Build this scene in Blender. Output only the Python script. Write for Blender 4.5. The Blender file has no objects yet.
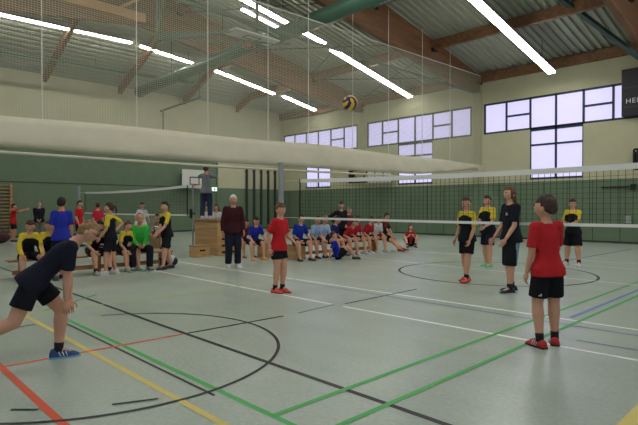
import bpy, bmesh, math, random
from mathutils import Vector, Matrix
import numpy as np
random.seed(7)
S = bpy.context.scene
C = S.collection
# ---------------------------------------------------------------- camera
CAM = Vector((0, 0, 1.45)); YAW = math.radians(45.85); PITCH = math.radians(-0.5626); FPX = 506.2
cd = bpy.data.cameras.new('camera'); cam = bpy.data.objects.new('camera', cd); C.objects.link(cam)
cam.location = CAM; cam.rotation_euler = (math.pi/2 + PITCH, 0, YAW)
cd.sensor_width = 36; cd.lens = FPX/638*36; cd.clip_end = 200
S.camera = cam
S.view_settings.view_transform = 'Standard'; S.view_settings.look = 'None'
S.view_settings.gamma = 1; S.view_settings.exposure = 0.52
FW = Vector((-math.sin(YAW)*math.cos(PITCH), math.cos(YAW)*math.cos(PITCH), math.sin(PITCH)))
RT = Vector((math.cos(YAW), math.sin(YAW), 0)); DN = FW.cross(RT)
def pl(px, py, axis, v):            # where the sight line through a photo pixel meets the plane axis = v
    d = FW + RT*((px-319)/FPX) + DN*((py-212.5)/FPX)
    return CAM + d*((v-CAM[axis])/d[axis])
def F(px, py): p = pl(px, py, 2, 0); return Vector((p.x, p.y, 0))
def at_depth(px, depth):            # floor point on a column of the photo, at a distance along the view axis
    p = CAM + FW*depth + RT*((px-319)/FPX*depth); return Vector((p.x, p.y, 0))

# ---------------------------------------------------------------- materials
def srgb(r, g, b):
    return tuple((c/255/12.92 if c/255 <= .04045 else ((c/255+.055)/1.055)**2.4) for c in (r, g, b))
MATS = {}
def mat(name, rgb, rough=.7, metal=0, spec=.4, noise=0, nscale=8, bump=0, bscale=40):
    if name in MATS: return MATS[name]
    m = bpy.data.materials.new(name); m.use_nodes = True; nt = m.node_tree; b = nt.nodes['Principled BSDF']
    col = srgb(*rgb)
    b.inputs['Base Color'].default_value = (*col, 1); b.inputs['Roughness'].default_value = rough
    b.inputs['Metallic'].default_value = metal; b.inputs['Specular IOR Level'].default_value = spec
    if noise or bump:
        tc = nt.nodes.new('ShaderNodeTexCoord')
    if noise:
        n = nt.nodes.new('ShaderNodeTexNoise'); n.inputs['Scale'].default_value = nscale; n.inputs['Detail'].default_value = 5
        nt.links.new(tc.outputs['Object'], n.inputs['Vector'])
        r = nt.nodes.new('ShaderNodeValToRGB')
        r.color_ramp.elements[0].position = .3; r.color_ramp.elements[1].position = .7
        r.color_ramp.elements[0].color = (*[c*(1-noise) for c in col], 1)
        r.color_ramp.elements[1].color = (*[min(1, c*(1+noise)) for c in col], 1)
        nt.links.new(n.outputs['Fac'], r.inputs['Fac']); nt.links.new(r.outputs['Color'], b.inputs['Base Color'])
    if bump:
        n2 = nt.nodes.new('ShaderNodeTexNoise'); n2.inputs['Scale'].default_value = bscale
        nt.links.new(tc.outputs['Object'], n2.inputs['Vector'])
        bp = nt.nodes.new('ShaderNodeBump'); bp.inputs['Strength'].default_value = bump; bp.inputs['Distance'].default_value = .02
        nt.links.new(n2.outputs['Fac'], bp.inputs['Height']); nt.links.new(bp.outputs['Normal'], b.inputs['Normal'])
    MATS[name] = m; return m
def emis(name, rgb, strength):
    m = bpy.data.materials.new(name); m.use_nodes = True; b = m.node_tree.nodes['Principled BSDF']
    c = srgb(*rgb); b.inputs['Base Color'].default_value = (*[x*.5 for x in c], 1)
    b.inputs['Emission Color'].default_value = (*c, 1); b.inputs['Emission Strength'].default_value = strength
    return m
def wood(name, a, c, scale=3, rough=.5, axis='X'):
    m = bpy.data.materials.new(name); m.use_nodes = True; nt = m.node_tree; b = nt.nodes['Principled BSDF']
    tc = nt.nodes.new('ShaderNodeTexCoord'); mp = nt.nodes.new('ShaderNodeMapping')
    sc = [scale*6]*3; sc['XYZ'.index(axis)] = scale*.5; mp.inputs['Scale'].default_value = sc
    n = nt.nodes.new('ShaderNodeTexNoise'); n.inputs['Scale'].default_value = 1; n.inputs['Detail'].default_value = 6
    r = nt.nodes.new('ShaderNodeValToRGB'); r.color_ramp.elements[0].position = .3; r.color_ramp.elements[1].position = .7
    r.color_ramp.elements[0].color = (*srgb(*a), 1); r.color_ramp.elements[1].color = (*srgb(*c), 1)
    nt.links.new(tc.outputs['Object'], mp.inputs['Vector']); nt.links.new(mp.outputs['Vector'], n.inputs['Vector'])
    nt.links.new(n.outputs['Fac'], r.inputs['Fac']); nt.links.new(r.outputs['Color'], b.inputs['Base Color'])
    b.inputs['Roughness'].default_value = rough
    return m

# ---------------------------------------------------------------- mesh builder
class MB:
    def __init__(s): s.v = []; s.f = []; s.m = []
    def add(s, vs, fs, mi=0):
        o = len(s.v); s.v += [tuple(x) for x in vs]; s.f += [tuple(i+o for i in f) for f in fs]; s.m += [mi]*len(fs)
    def box(s, a, b, mi=0, M=None):
        x0, y0, z0 = a; x1, y1, z1 = b
        vs = [Vector(p) for p in ((x0,y0,z0),(x1,y0,z0),(x1,y1,z0),(x0,y1,z0),(x0,y0,z1),(x1,y0,z1),(x1,y1,z1),(x0,y1,z1))]
        if M: vs = [M @ p for p in vs]
        s.add(vs, [(0,3,2,1),(4,5,6,7),(0,1,5,4),(1,2,6,5),(2,3,7,6),(3,0,4,7)], mi)
    def bar(s, p, q, w, h, mi=0, up=(0,0,1)):          # rectangular bar from p to q
        p = Vector(p); q = Vector(q); d = (q-p).normalized(); u = Vector(up)
        if abs(d.dot(u)) > .98: u = Vector((1,0,0))
        a = d.cross(u).normalized()*w/2; b = d.cross(a).normalized()*h/2
        vs = [p-a-b, p+a-b, p+a+b, p-a+b, q-a-b, q+a-b, q+a+b, q-a+b]
        s.add(vs, [(0,3,2,1),(4,5,6,7),(0,1,5,4),(1,2,6,5),(2,3,7,6),(3,0,4,7)], mi)
    def loft(s, rings, mi=0, caps=True):                # rings: lists of equally many points
        n = len(rings[0]); vs = [p for r in rings for p in r]; fs = []
        for i in range(len(rings)-1):
            for j in range(n):
                k = (j+1) % n; fs.append((i*n+j, i*n+k, (i+1)*n+k, (i+1)*n+j))
        if caps: fs.append(tuple(range(n-1, -1, -1))); fs.append(tuple((len(rings)-1)*n+j for j in range(n)))
        s.add(vs, fs, mi)
    def tube(s, pts, rad, n=8, mi=0, caps=True):
        pts = [Vector(p) for p in pts]; R = rad if isinstance(rad, (list, tuple)) else [rad]*len(pts)
        rings = []; a = None
        for i, p in enumerate(pts):
            d = (pts[min(i+1, len(pts)-1)] - pts[max(i-1, 0)]).normalized()
            if a is None: a = d.orthogonal().normalized()
            else: a = (a - d*a.dot(d)).normalized()
            b = d.cross(a)
            rings.append([p + (a*math.cos(t)+b*math.sin(t))*R[i] for t in (2*math.pi*k/n for k in range(n))])
        s.loft(rings, mi, caps)
    def ball(s, c, r, n=10, m=7, mi=0, axes=None, fn=None):   # ellipsoid; r scalar or three, axes three unit vectors
        c = Vector(c); r = r if isinstance(r, (list, tuple)) else (r, r, r)
        ax = axes or (Vector((1,0,0)), Vector((0,1,0)), Vector((0,0,1)))
        vs = []; fs = []
        for i in range(m+1):
            th = math.pi*i/m
            for j in range(n):
                ph = 2*math.pi*j/n
                q = Vector((math.sin(th)*math.cos(ph), math.sin(th)*math.sin(ph), math.cos(th)))
                if fn: q = fn(q)
                vs.append(c + ax[0]*q.x*r[0] + ax[1]*q.y*r[1] + ax[2]*q.z*r[2])
        for i in range(m):
            for j in range(n):
                k = (j+1) % n
                if i == 0: fs.append((j, n+j, n+k))
                elif i == m-1: fs.append((i*n+j, (i+1)*n+j, i*n+k))
                else: fs.append((i*n+j, (i+1)*n+j, (i+1)*n+k, i*n+k))
        s.add(vs, fs, mi)
    def mesh(s, name, mats, smooth=False):
        me = bpy.data.meshes.new(name); me.from_pydata(s.v, [], s.f)
        for m in (mats if isinstance(mats, (list, tuple)) else [mats]): me.materials.append(m)
        me.polygons.foreach_set('material_index', s.m)
        if smooth: me.polygons.foreach_set('use_smooth', [True]*len(s.f))
        bm = bmesh.new(); bm.from_mesh(me); bmesh.ops.remove_doubles(bm, verts=bm.verts, dist=1e-6)
        bmesh.ops.recalc_face_normals(bm, faces=bm.faces); bm.to_mesh(me); bm.free()
        me.update(); return me
def obj(name, mb, mats, parent=None, smooth=False, bevel=0):
    me = mb.mesh(name, mats, smooth) if isinstance(mb, MB) else mb
    o = bpy.data.objects.new(name, me); C.objects.link(o)
    if parent:
        o.parent = parent; o.matrix_parent_inverse = parent.matrix_world.inverted() if False else Matrix.Identity(4)
    if bevel:
        b = o.modifiers.new('bevel', 'BEVEL'); b.width = bevel; b.segments = 2; b.limit_method = 'ANGLE'
    return o
def thing(name, label, cat, loc=(0,0,0), rotz=0, group=None):
    o = bpy.data.objects.new(name, None); C.objects.link(o); o.empty_display_size = .1
    o.location = loc; o.rotation_euler = (0, 0, rotz); o['label'] = label; o['category'] = cat
    if group: o['group'] = group
    return o
def tag(o, label, cat, group=None):
    o['label'] = label; o['category'] = cat
    if group: o['group'] = group
    return o
def struct(name, mb, mats, parent=None, **k):
    o = obj(name, mb, mats, parent, **k)
    if not parent: o['kind'] = 'structure'
    return o

# ================================================================= SETTING
XW, YW = -27.5, 23.0          # end wall plane, window wall plane
XR, YB = 4.0, -4.2            # how far the hall is built behind and beside the viewer
RIDGE = 9.2
def deck_z(y): return 7.95 + .187*(YW - (y if y > RIDGE else 2*RIDGE - y))
def hip_z(x): return 8.05 + .40*(x - XW)

M_floor = bpy.data.materials.new('floor_linoleum'); M_floor.use_nodes = True
nt = M_floor.node_tree; b = nt.nodes['Principled BSDF']
tc = nt.nodes.new('ShaderNodeTexCoord')
n1 = nt.nodes.new('ShaderNodeTexNoise'); n1.inputs['Scale'].default_value = .9; n1.inputs['Detail'].default_value = 4
mp = nt.nodes.new('ShaderNodeMapping'); mp.inputs['Scale'].default_value = (1, 2, 1)
nt.links.new(tc.outputs['Object'], mp.inputs['Vector']); nt.links.new(mp.outputs['Vector'], n1.inputs['Vector'])
rp = nt.nodes.new('ShaderNodeValToRGB'); rp.color_ramp.elements[0].position = .35; rp.color_ramp.elements[1].position = .68
rp.color_ramp.elements[0].color = (*srgb(157, 170, 156), 1); rp.color_ramp.elements[1].color = (*srgb(166, 179, 165), 1)
nt.links.new(n1.outputs['Fac'], rp.inputs['Fac']); nt.links.new(rp.outputs['Color'], b.inputs['Base Color'])
b.inputs['Roughness'].default_value = .30
n3 = nt.nodes.new('ShaderNodeTexNoise'); n3.inputs['Scale'].default_value = 26; n3.inputs['Detail'].default_value = 3
nt.links.new(tc.outputs['Object'], n3.inputs['Vector'])
mx = nt.nodes.new('ShaderNodeMix'); mx.data_type = 'RGBA'; mx.blend_type = 'OVERLAY'; mx.inputs['Factor'].default_value = .22
nt.links.new(rp.outputs['Color'], mx.inputs['A']); nt.links.new(n3.outputs['Fac'], mx.inputs['B']); nt.links.new(mx.outputs['Result'], b.inputs['Base Color'])
b.inputs['Specular IOR Level'].default_value = .42
mb = MB(); mb.box((XW-.3, YB, -.2), (XR, YW+.3, 0)); struct('floor', mb, M_floor)

M_cream = mat('cream_wall', (187, 185, 154), .85, noise=.04, nscale=1.5)
M_green = mat('green_wall', (104, 122, 98), .8, noise=.05, nscale=2)
M_greendk = mat('green_panel_joint', (52, 66, 54), .8)
M_conc = mat('pilaster_paint', (176, 173, 140), .85)
WB = [(-27.25, -20.35), (-19.6, -12.8), (-12.15, -5.35), (-4.7, 2.1)]      # window bays along the wall
WT, WS, WL = 6.48, 5.0, 2.72                                               # head, sill, low sill
# window wall: cream masonry around the openings + green dado
mb = MB()
xs = XW-.3
T0, T1 = YW, YW+.35
def wbox(x0, x1, z0, z1): mb.box((x0, T0, z0), (x1, T1, z1))
for (a, c) in WB:
    p = (c-a)/6
    wbox(xs, a, 2.62, 8.1)
    wbox(a, c, WT, 8.1)
    wbox(a, a+2*p, 2.62, WS); wbox(a+4*p, c, 2.62, WS); wbox(a+2*p, a+4*p, 2.62, WL)
    xs = c
wbox(xs, XR, 2.62, 8.1)
struct('wall_window_side', mb, M_cream)
mb = MB(); mb.box((XW-.3, YW-.04, 0), (XR, YW+.35, 2.62))
x = XW+.9
while x < XR:
    mb.box((x-.012, YW-.046, .02), (x+.012, YW-.038, 2.62), 1); x += 1.02
mb.box((XW, YW-.05, 0), (XR, YW-.03, .08), 1)
struct('wall_window_dado', mb, [M_green, M_greendk])
# end wall: tall green impact panels, cream block near the corner and above
mb = MB()
mb.box((XW-.3, YB, 0), (XW, 17.7, 4.7), 0); mb.box((XW-.3, 17.7, 0), (XW, YW, 2.7), 0)
mb.box((XW-.3, YB, 4.7), (XW, 17.7, 8.25), 1); mb.box((XW-.3, 17.7, 2.7), (XW, YW, 8.25), 1)
mb.box((XW, 17.64, 0), (XW+.05, 17.76, 4.7), 0)
mb.box((XW, YB, 2.66), (XW+.012, 17.64, 2.70), 2)
struct('wall_end', mb, [M_green, M_cream, M_greendk])
mb = MB(); mb.box((XW, YB, 0), (XW+.03, YW, .09)); struct('baseboard_end', mb, M_greendk)
# pilasters under the beams
BX = [-19.95, -12.46, -4.97]
for i, x in enumerate(BX):
    mb = MB(); mb.box((x-.2, YW-.06, 2.62), (x+.2, YW+.01, 7.2)); struct('trim_%d' % (i+1), mb, M_conc)

# ---- windows
M_frame = mat('window_frame_metal', (44, 58, 72), .5)
M_pane = emis('daylight_frosted_glass', (216, 211, 255), 0.62)
for i, (a, c) in enumerate(WB):
    p = (c-a)/6
    fr = MB(); y0, y1 = YW+.02, YW+.14; w = .045
    def vbar(x, z0, z1, w=w): fr.box((x-w, y0, z0), (x+w, y1, z1))
    def hbar(x0, x1, z, w=w): fr.box((x0, y0, z-w), (x1, y1, z+w))
    hbar(a, c, WT-.045); hbar(a, c, WS+.045)
    for k in range(7):
        x = a + p*k; x = min(max(x, a+.045), c-.045)
        vbar(x, WL if k in (2, 3, 4) else WS, WT)
    hbar(a+p, a+2*p, (WS+WT)/2); hbar(a+4*p, a+5*p, (WS+WT)/2)
    hbar(a+2*p, a+4*p, WS-.02, .07); hbar(a+2*p, a+4*p, 4.28); hbar(a+2*p, a+4*p, WL+.045)
    root = struct('window_%d' % (i+1), fr, M_frame)
    def pane(x0, x1, z0, z1):
        m = MB(); m.box((x0+.03, y0+.04, z0+.03), (x1-.03, y0+.06, z1-.03)); obj('pane', m, M_pane, root)
    for k in range(6):
        x0, x1 = a+p*k, a+p*(k+1)
        if k in (1, 4): pane(x0, x1, WS, (WS+WT)/2); pane(x0, x1, (WS+WT)/2, WT)
        else: pane(x0, x1, WS, WT)
        if k in (2, 3): pane(x0, x1, WL, 4.28); pane(x0, x1, 4.28, WS)

# ---- roof deck of trapezoidal sheet
M_deck = mat('grey_green_roof_sheet', (160, 163, 146), .55, metal=.15)
def rib_profile(x0, x1, pitch=.29, h=.085):
    out = []; x = x0
    while x < x1:
        out += [(x, 0), (x+pitch*.38, 0), (x+pitch*.5, h), (x+pitch*.88, h)]; x += pitch
    out.append((x1, 0)); return out
mb = MB()
prof = rib_profile(-20.0, XR)
ys = [YW+.3, 19, 15, 12, RIDGE, 6, 2, YB]
for i in range(len(ys)-1):
    for j in range(len(prof)-1):
        (xa, ha), (xb, hb) = prof[j], prof[j+1]; ya, yb = ys[i], ys[i+1]
        mb.add([(xa, ya, deck_z(ya)+ha), (xb, ya, deck_z(ya)+hb), (xb, yb, deck_z(yb)+hb), (xa, yb, deck_z(yb)+ha)], [(0,1,2,3)])
# hipped end bay
prof2 = rib_profile(XW-.3, -20.0); yy = [YB + k*(YW+.3-YB)/110 for k in range(111)]
for i in range(len(yy)-1):
    for j in range(len(prof2)-1):
        (xa, ha), (xb, hb) = prof2[j], prof2[j+1]
        q = [(x_, y_, min(deck_z(y_), hip_z(x_))+h_) for x_, y_, h_ in ((xa, yy[i], ha), (xb, yy[i], hb), (xb, yy[i+1], hb), (xa, yy[i+1], ha))]
        mb.add(q, [(0,1,2,3)])
ceil = struct('ceiling', mb, M_deck)
sm = ceil.modifiers.new('thick', 'SOLIDIFY'); sm.thickness = .03; sm.offset = 1

# ---- glulam beams, purlins, hip rafters
M_glu = wood('glulam_timber', (106, 73, 47), (138, 98, 64), 1.2, .55, 'Y')
M_glu_lit = wood('glulam_painted_lit', (190, 144, 94), (220, 172, 116), 1.2, .55, 'Y')  # glulam again in a brighter tone, with the light put into its colour
M_black = mat('black_steel', (22, 24, 24), .45)
def beam_bottom(y):
    y = y if y > RIDGE else 2*RIDGE - y
    pts = [(RIDGE, 8.85), (12.9, 8.34), (16.3, 7.82), (19.5, 7.3), (21.6, 7.08), (23.1, 7.1)]
    for (ya, za), (yb, zb) in zip(pts, pts[1:]):
        if ya <= y <= yb: return za + (zb-za)*(y-ya)/(yb-ya)
    return 7.1
for x in BX:
    mb = MB(); st = [YW-.02, 21.6, 19.5, 16.3, 12.9, RIDGE, 2*RIDGE-12.9, 2*RIDGE-16.3, 0, YB]
    mb.loft([[(x-.1, y, beam_bottom(y)), (x+.1, y, beam_bottom(y)), (x+.1, y, deck_z(y)-.01), (x-.1, y, deck_z(y)-.01)] for y in st])
    o = struct('beam_glulam', mb, M_glu)
for y in (22.88, 18.9, 14.9, 10.9, 6.9, 2.9):
    xs = [-20.0] + BX[1:] + [XR]
    for x0, x1 in ((-19.85, -12.56), (-12.36, -5.07), (-4.87, XR)):
        mb = MB(); z = deck_z(y)-.02; mb.box((x0, y-.09, z-.42), (x1, y+.09, z-.02))
        for xx in (x0+.06, x1-.06): mb.box((xx-.06, y-.13, z-.5), (xx+.06, y+.13, z-.36), 1)
        struct('beam_purlin', mb, [M_glu, M_black])
for y in (22.88, 19.2, 15.4, 11.5, 7.75, 3.9):
    ztop = min(deck_z(y), hip_z(-20.05)) - .03
    x1 = XW + (ztop+.03-8.05)/.40
    mb = MB(); mb.loft([[(xx, y-.09, z_-.38), (xx, y+.09, z_-.38), (xx, y+.09, z_), (xx, y-.09, z_)] for xx, z_ in ((XW+.02, 8.02), (min(x1, -20.05), ztop))])
    if x1 < -20.1: mb.box((x1, y-.09, ztop-.4), (-20.05, y+.09, ztop))
    struct('beam_rafter', mb, M_glu)
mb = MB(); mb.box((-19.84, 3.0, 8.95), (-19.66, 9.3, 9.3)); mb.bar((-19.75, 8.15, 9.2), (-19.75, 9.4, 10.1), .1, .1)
struct('beam_lit_part', mb, M_glu_lit)  # extra piece painting the light on the beam's lower part past the ridge
# diagonal wind bracing rods
M_rod = mat('bracing_rod', (60, 62, 54), .5)
for x0, x1 in ((-19.85, -12.56),):
    for ya, yb in ((11.2, 14.6), (15.2, 18.6), (19.2, 22.6)):
        mb = MB()
        mb.tube([(x0, ya, deck_z(ya)-.25), (x1, yb, deck_z(yb)-.25)], .018, 6); mb.tube([(x1, ya, deck_z(ya)-.25), (x0, yb, deck_z(yb)-.25)], .018, 6)
        struct('trim_bracing', mb, M_rod)

# ---- fluorescent light strips
M_lamp = emis('lit_fluorescent_diffuser', (255, 252, 246), 17.0)
M_hous = mat('lamp_housing', (120, 118, 128), .5)
M_joint = mat('lamp_joint', (205, 205, 195), .6)
def strip(x, y0, z0, y1, z1, label, w=.42):
    L = math.hypot(y1-y0, z1-z0)
    t = thing('ceiling_light', label, 'ceiling light', (x, y0, z0), 0, 'fluorescent strips under the roof'); w *= .68
    sl = (z1-z0)/(y1-y0); n = max(2, round(L/1.55))
    def seg(mb, ya, yb, za, zb, w, mi=0):
        mb.loft([[(-w/2, y, sl*y+za), (w/2, y, sl*y+za), (w/2, y, sl*y+zb), (-w/2, y, sl*y+zb)] for y in (ya, yb)], mi)
    h = MB(); seg(h, 0, y1-y0, .03, .11, w+.06); obj('housing', h, M_hous, t)
    for k in range(n):
        ya, yb = (y1-y0)*k/n, (y1-y0)*(k+1)/n
        d = MB(); seg(d, ya+.02, yb-.02, -.03, .03, w); obj('diffuser', d, M_lamp, t)
    for f in (.15, .85):
        yy_ = (y1-y0)*f; top = min(deck_z(y0+yy_), hip_z(x)); hg = MB()
        hg.tube([(0, yy_, sl*yy_+.1), (0, yy_, top-z0-.02)], .012, 6)
        obj('hanger', hg, M_black, t)
strip(-8.55, 15.2, 8.43, 22.05, 7.15, 'long bright ceiling strip light over the near court, right of the big beam')
strip(-8.75, 8.9, 9.35, 14.6, 8.6, 'bright ceiling strip light high over the near court near the ridge')
strip(-16.2, 16.5, 8.66, 22.6, 7.4, 'ceiling strip light above the flying ball, ending over the middle windows', .42)
strip(-16.0, 11.0, 9.5, 15.9, 8.72, 'ceiling strip light behind the divider net, uphill of the flying ball', .3)
strip(-16.55, 11.8, 9.3, 14.4, 8.9, 'short second ceiling tube beside the strip behind the hoisted backboard', .18)
strip(-23.4, 19.7, 8.15, 23-.6, 7.65, 'last short ceiling strip light in the far corner of the hall', .4)
strip(-23.6, 15.1, 8.85, 19.2, 8.22, 'ceiling strip light in the far bay, third from the left edge', .36)
strip(-23.7, 10.9, 9.28, 14.0, 8.98, 'ceiling strip light in the far bay, second from the left edge', .3)
strip(-23.7, 2.5, 9.2, 10.5, 9.33, 'long ceiling strip light entering from the left edge, behind netting', .3)
strip(-16.2, 1.5, 8.6, 8.5, 9.4, 'ceiling strip light of the far court on the viewer side of the ridge', .42)
strip(-1.2, 8.9, 9.3, 21.5, 7.2, 'ceiling strip light over the right end of the near court')
strip(-8.7, -1, 7.9, 7.6, 9.3, 'ceiling strip light over the near court on the viewer side')
strip(-1.2, -1, 7.9, 7.6, 9.3, 'ceiling strip light straight above the viewer')

# ---- floor lines
FLN = [0]
def mline(pts, w, m, closed=False, z=.002):
    FLN[0] += 1; z = .0015 + .00012*FLN[0]
    mb = MB(); P_ = [Vector((p[0], p[1], 0)) for p in pts]; n = len(P_)
    L = []; R = []
    for i, p in enumerate(P_):
        a = P_[i-1] if (i > 0 or closed) else p; c = P_[(i+1) % n] if (i < n-1 or closed) else p
        d = (c-a).normalized(); q = Vector((-d.y, d.x, 0))*w/2
        L.append(p+q+Vector((0,0,z))); R.append(p-q+Vector((0,0,z)))
    vs = L+R; fs = []
    for i in range(n if closed else n-1):
        k = (i+1) % n; fs.append((i, k, n+k, n+i))
    mb.add(vs, fs); o = struct('floor_marking', mb, m); return o
LK = mat('line_black', (36, 36, 36), .5); LG = mat('line_green', (70, 170, 84), .5); LY = mat('line_yellow', (208, 190, 104), .5)
LR = mat('line_red', (206, 84, 54), .5); LW = mat('line_white', (240, 243, 236), .5); LB = mat('line_blue', (104, 134, 176), .5)
LD = mat('line_grey', (96, 104, 98), .5); LYf = mat('line_pale_yellow', (196, 196, 128), .5); LGd = mat('line_dull_green', (94, 158, 100), .5)
mline([(-17, 3.0), (-5.8, 2.94), (3, 2.97)], .055, LK)
mline([(-7.2, 2.215), (3, 2.21)], .05, LG)
mline([(-7.0, 2.13), (-3.35, 2.13)], .028, LK)
mline([(-7.75, 1.89), (3, 1.89)], .055, LY)
mline([(-12, 1.12), (0, 1.12)], .06, LR)
mline([(-12.3, 6.70), (-6.96, 6.78), (3, 6.95)], .058, LW)
mline([(-12.3, 5.38), (-5.3, 5.41)], .055, LW); mline([(-5.06, 5.41), (3, 5.6)], .055, LW)
mline([(-7.69, 1.86), (-7.68, 13.4)], .055, LYf)
mline([(-5.29, 1.15), (-5.23, 2.9)], .05, LR)
mline([(-5.23, 2.93), (-5.17, 4.36)], .045, LK)
mline([(-5.17, 4.62), (-5.25, 5.40)], .04, LD); mline([(-5.18, 5.57), (-5.23, 7.5)], .04, LK)
mline([(-2.74, 2.23), (-2.74, 13)], .05, LG); mline([(-2.31, 2.23), (-2.31, 13)], .05, LG)
mline([(-2.46, 7.0), (-2.46, 13)], .06, LB)
mline([(-8.2, 6.55), (3, 6.55)], .03, LB); mline([(-2.0, 5.86), (3, 6.1)], .03, LB);
mline([(-.98, 2.0), (-.98, 5.2)], .1, LY)
def arc(cx, cy, r, a0, a1, w, m, n=64):
    full = abs(a1-a0) >= 359.9
    mline([(cx+r*math.cos(math.radians(a0+(a1-a0)*k/n)), cy+r*math.sin(math.radians(a0+(a1-a0)*k/n))) for k in range(n + (0 if full else 1))], w, m, full)
arc(-5.22, 2.01, 1.775, -60, 160, .035, LK)
arc(-5.43, 10.72, 2.08, 0, 360, .055, LK)
for a, c in (((11, 410), (38, 410)), ((112, 405), (158, 399)), ((0, 327), (22, 323.5)), ((5, 330), (35, 324.5))): mline([F(*a), F(*c)], .03, LK)
mline([F(352, 256.5), F(638, 285.5)], .05, LW); mline([F(505, 256), F(638, 264)], .05, LW); mline([F(385, 250), F(470, 255)], .05, LW)
mline([F(560, 262), F(632, 249)], .05, LK)
mline([(-26, 3.0), (-18.5, 3.0)], .05, LW); mline([(-26.5, 5.4), (-13.5, 5.4)], .05, LW); mline([(-24.5, 0), (-24.5, 17.6)], .05, LW)
mline([(-12.2, 4.0), (-11.6, 2.2)], .05, LK); mline([(-8.6, 3.2), (-7.75, 2.15)], .04, LG)
mline([(-10.6, 13.9), (-2, 13.5)], .04, LW)

# ================================================================= DIVIDER CURTAIN
XC = -12.16
M_vinyl = mat('cream_vinyl', (196, 192, 168), .6, noise=.03, nscale=3, bump=.25, bscale=1.6)
M_netg = mat('divider_net_yarn', (176, 176, 154), .9)
M_tubeg = mat('green_grey_steel', (84, 108, 92), .45)
M_rope = mat('pale_rope', (214, 214, 204), .8)
cur = thing('divider_curtain', 'half raised hall divider, cream vinyl band below fine netting hung from roof', 'divider curtain', (XC, 0, 0))
def band_b(y): return 2.72 + (.10*max(0, (y-8))/9 if y < 17 else .10 + .52*((y-17)/5.6)**1.3)
def band_t(y): return 3.36 + .018*(y-2) - .02*math.sin(y*.9) - (.02*max(0, y-12))
band = MB(); rings = []
y = -3.0
while y <= 22.61:
    zb, zt = band_b(y), band_t(y); h = zt-zb; sag = .012*math.sin(y*2.1)+.008*math.sin(y*5.3) + (.035*math.sin(y*4.1)*min(1, (y-14)/4) if y > 14 else 0)
    t = .10 + .012*math.sin(y*1.3)
    pr = [(-.03, 1), (.03, 1), (.05+sag, .8), (t*.8+sag, .5), (t+sag, .2), (t*.9, .06), (t*.4, 0), (-t*.4, 0), (-t*.9, .06), (-t, .2), (-t*.8, .5), (-.05, .8)]
    rings.append([(a, y, zb + c*h) for a, c in pr]); y += .2
band.loft(rings); obj('vinyl_band', band, M_vinyl, cur, smooth=True)
m = MB(); m.tube([(0.02, -3, 2.60), (0.02, 8, 2.60), (.02, 17, 2.70), (.02, 22.4, 3.15)], .035, 8); obj('bottom_tube', m, M_vinyl, cur, smooth=True)
# netting between band and rope line
m = MB(); zt0 = 7.68
def net_top(y): return 7.55 + .0165*(y-7)
y = -3.0
while y < 22.7:
    z0, z1 = band_t(y), net_top(y)
    m.add([(0, y-.0043, z0), (0, y+.0043, z0), (0, y+.0043, z1), (0, y-.0043, z1)], [(0,1,2,3)])
    m.add([(-.005, y, z0), (.005, y, z0), (.005, y, z1), (-.005, y, z1)], [(0,1,2,3)])
    y += .06
z = 3.3
while z < 7.8:
    ya = -3.0
    if z > net_top(-3): ya = (z-7.55)/.0165+7
    if ya < 22.6:
        m.add([(0, ya, z-.005), (0, 22.7, z-.005), (0, 22.7, z+.005), (0, ya, z+.005)], [(0,1,2,3)])
    z += .05
nn = obj('netting', m, M_netg, cur); nn['kind'] = 'stuff'
m = MB(); m.tube([(0, -3, net_top(-3)), (0, 22.7, net_top(22.7))], .016, 6); obj('top_rope', m, M_rope, cur)
for y in (1.3, 3.37, 5.5, 7.52, 9.62, 11.3, 13.45, 15.5, 17.75, 19.9):
    m = MB(); m.tube([(.03, y, band_b(y)+.3 if y > 6 else band_t(y)), (.03, y, min(deck_z(y)-.05, net_top(y)+1.4))], .011, 6); obj('lifting_cable', m, M_rope, cur)
m = MB(); m.tube([(-.32, 2, 7.05), (-.32, 22.6, 7.05)], .055, 10); obj('winding_shaft', m, M_tubeg, cur, smooth=True)
m = MB(); m.box((-.13, 22.3, 3.0), (.13, 22.9, 3.46)); obj('wall_bracket', m, M_vinyl, cur, bevel=.05)

# ================================================================= ROOF FITTINGS
M_duct = mat('green_duct_paint', (66, 100, 80), .45)
M_grill = mat('grille_metal', (150, 155, 150), .4, metal=.5)
t = thing('ventilation_duct', 'long round green ventilation duct crossing under the roof behind netting', 'duct', (0, 12.2, 7.80))
m = MB(); m.tube([(-26.6, 0, -.07), (-8.0, 0, .25)], .27, 18); obj('pipe', m, M_duct, t, smooth=True)
for x in (-26.55, -22, -17.5, -13.4): m = MB(); m.tube([(x-.05, 0, -.05+.3*(x+25.4)/17.4), (x+.05, 0, -.05+.3*(x+25.4)/17.4)], .295, 18); obj('collar', m, M_duct, t)
for x in (-23, -18.5, -14.5): m = MB(); m.tube([(x, 0, .15), (x, 0, min(deck_z(12.2), hip_z(x))-7.9)], .015, 6); obj('hanger', m, M_black, t)
t = thing('ventilation_duct', 'dark green duct end with slotted grille at top centre', 'duct', (0, 13.0, 8.35))
m = MB(); m.tube([(-10.9, 0, 0), (-4.5, 0, 0)], .27, 18); obj('pipe', m, M_duct, t, smooth=True)
m = MB(); m.tube([(-10.95, 0, 0), (-10.85, 0, 0)], .29, 18); obj('collar', m, M_duct, t)
m = MB()
for k in range(7): m.box((-10.5+.17*k, -.20, -.275), (-10.42+.17*k, .02, -.22))
m.box((-10.56, -.22, -.262), (-9.3, .04, -.235)); obj('grille', m, M_grill, t)
for x in (-10, -6): m = MB(); m.tube([(x, 0, .2), (x, 0, deck_z(13)-8.4)], .015, 6); obj('hanger', m, M_black, t)
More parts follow.
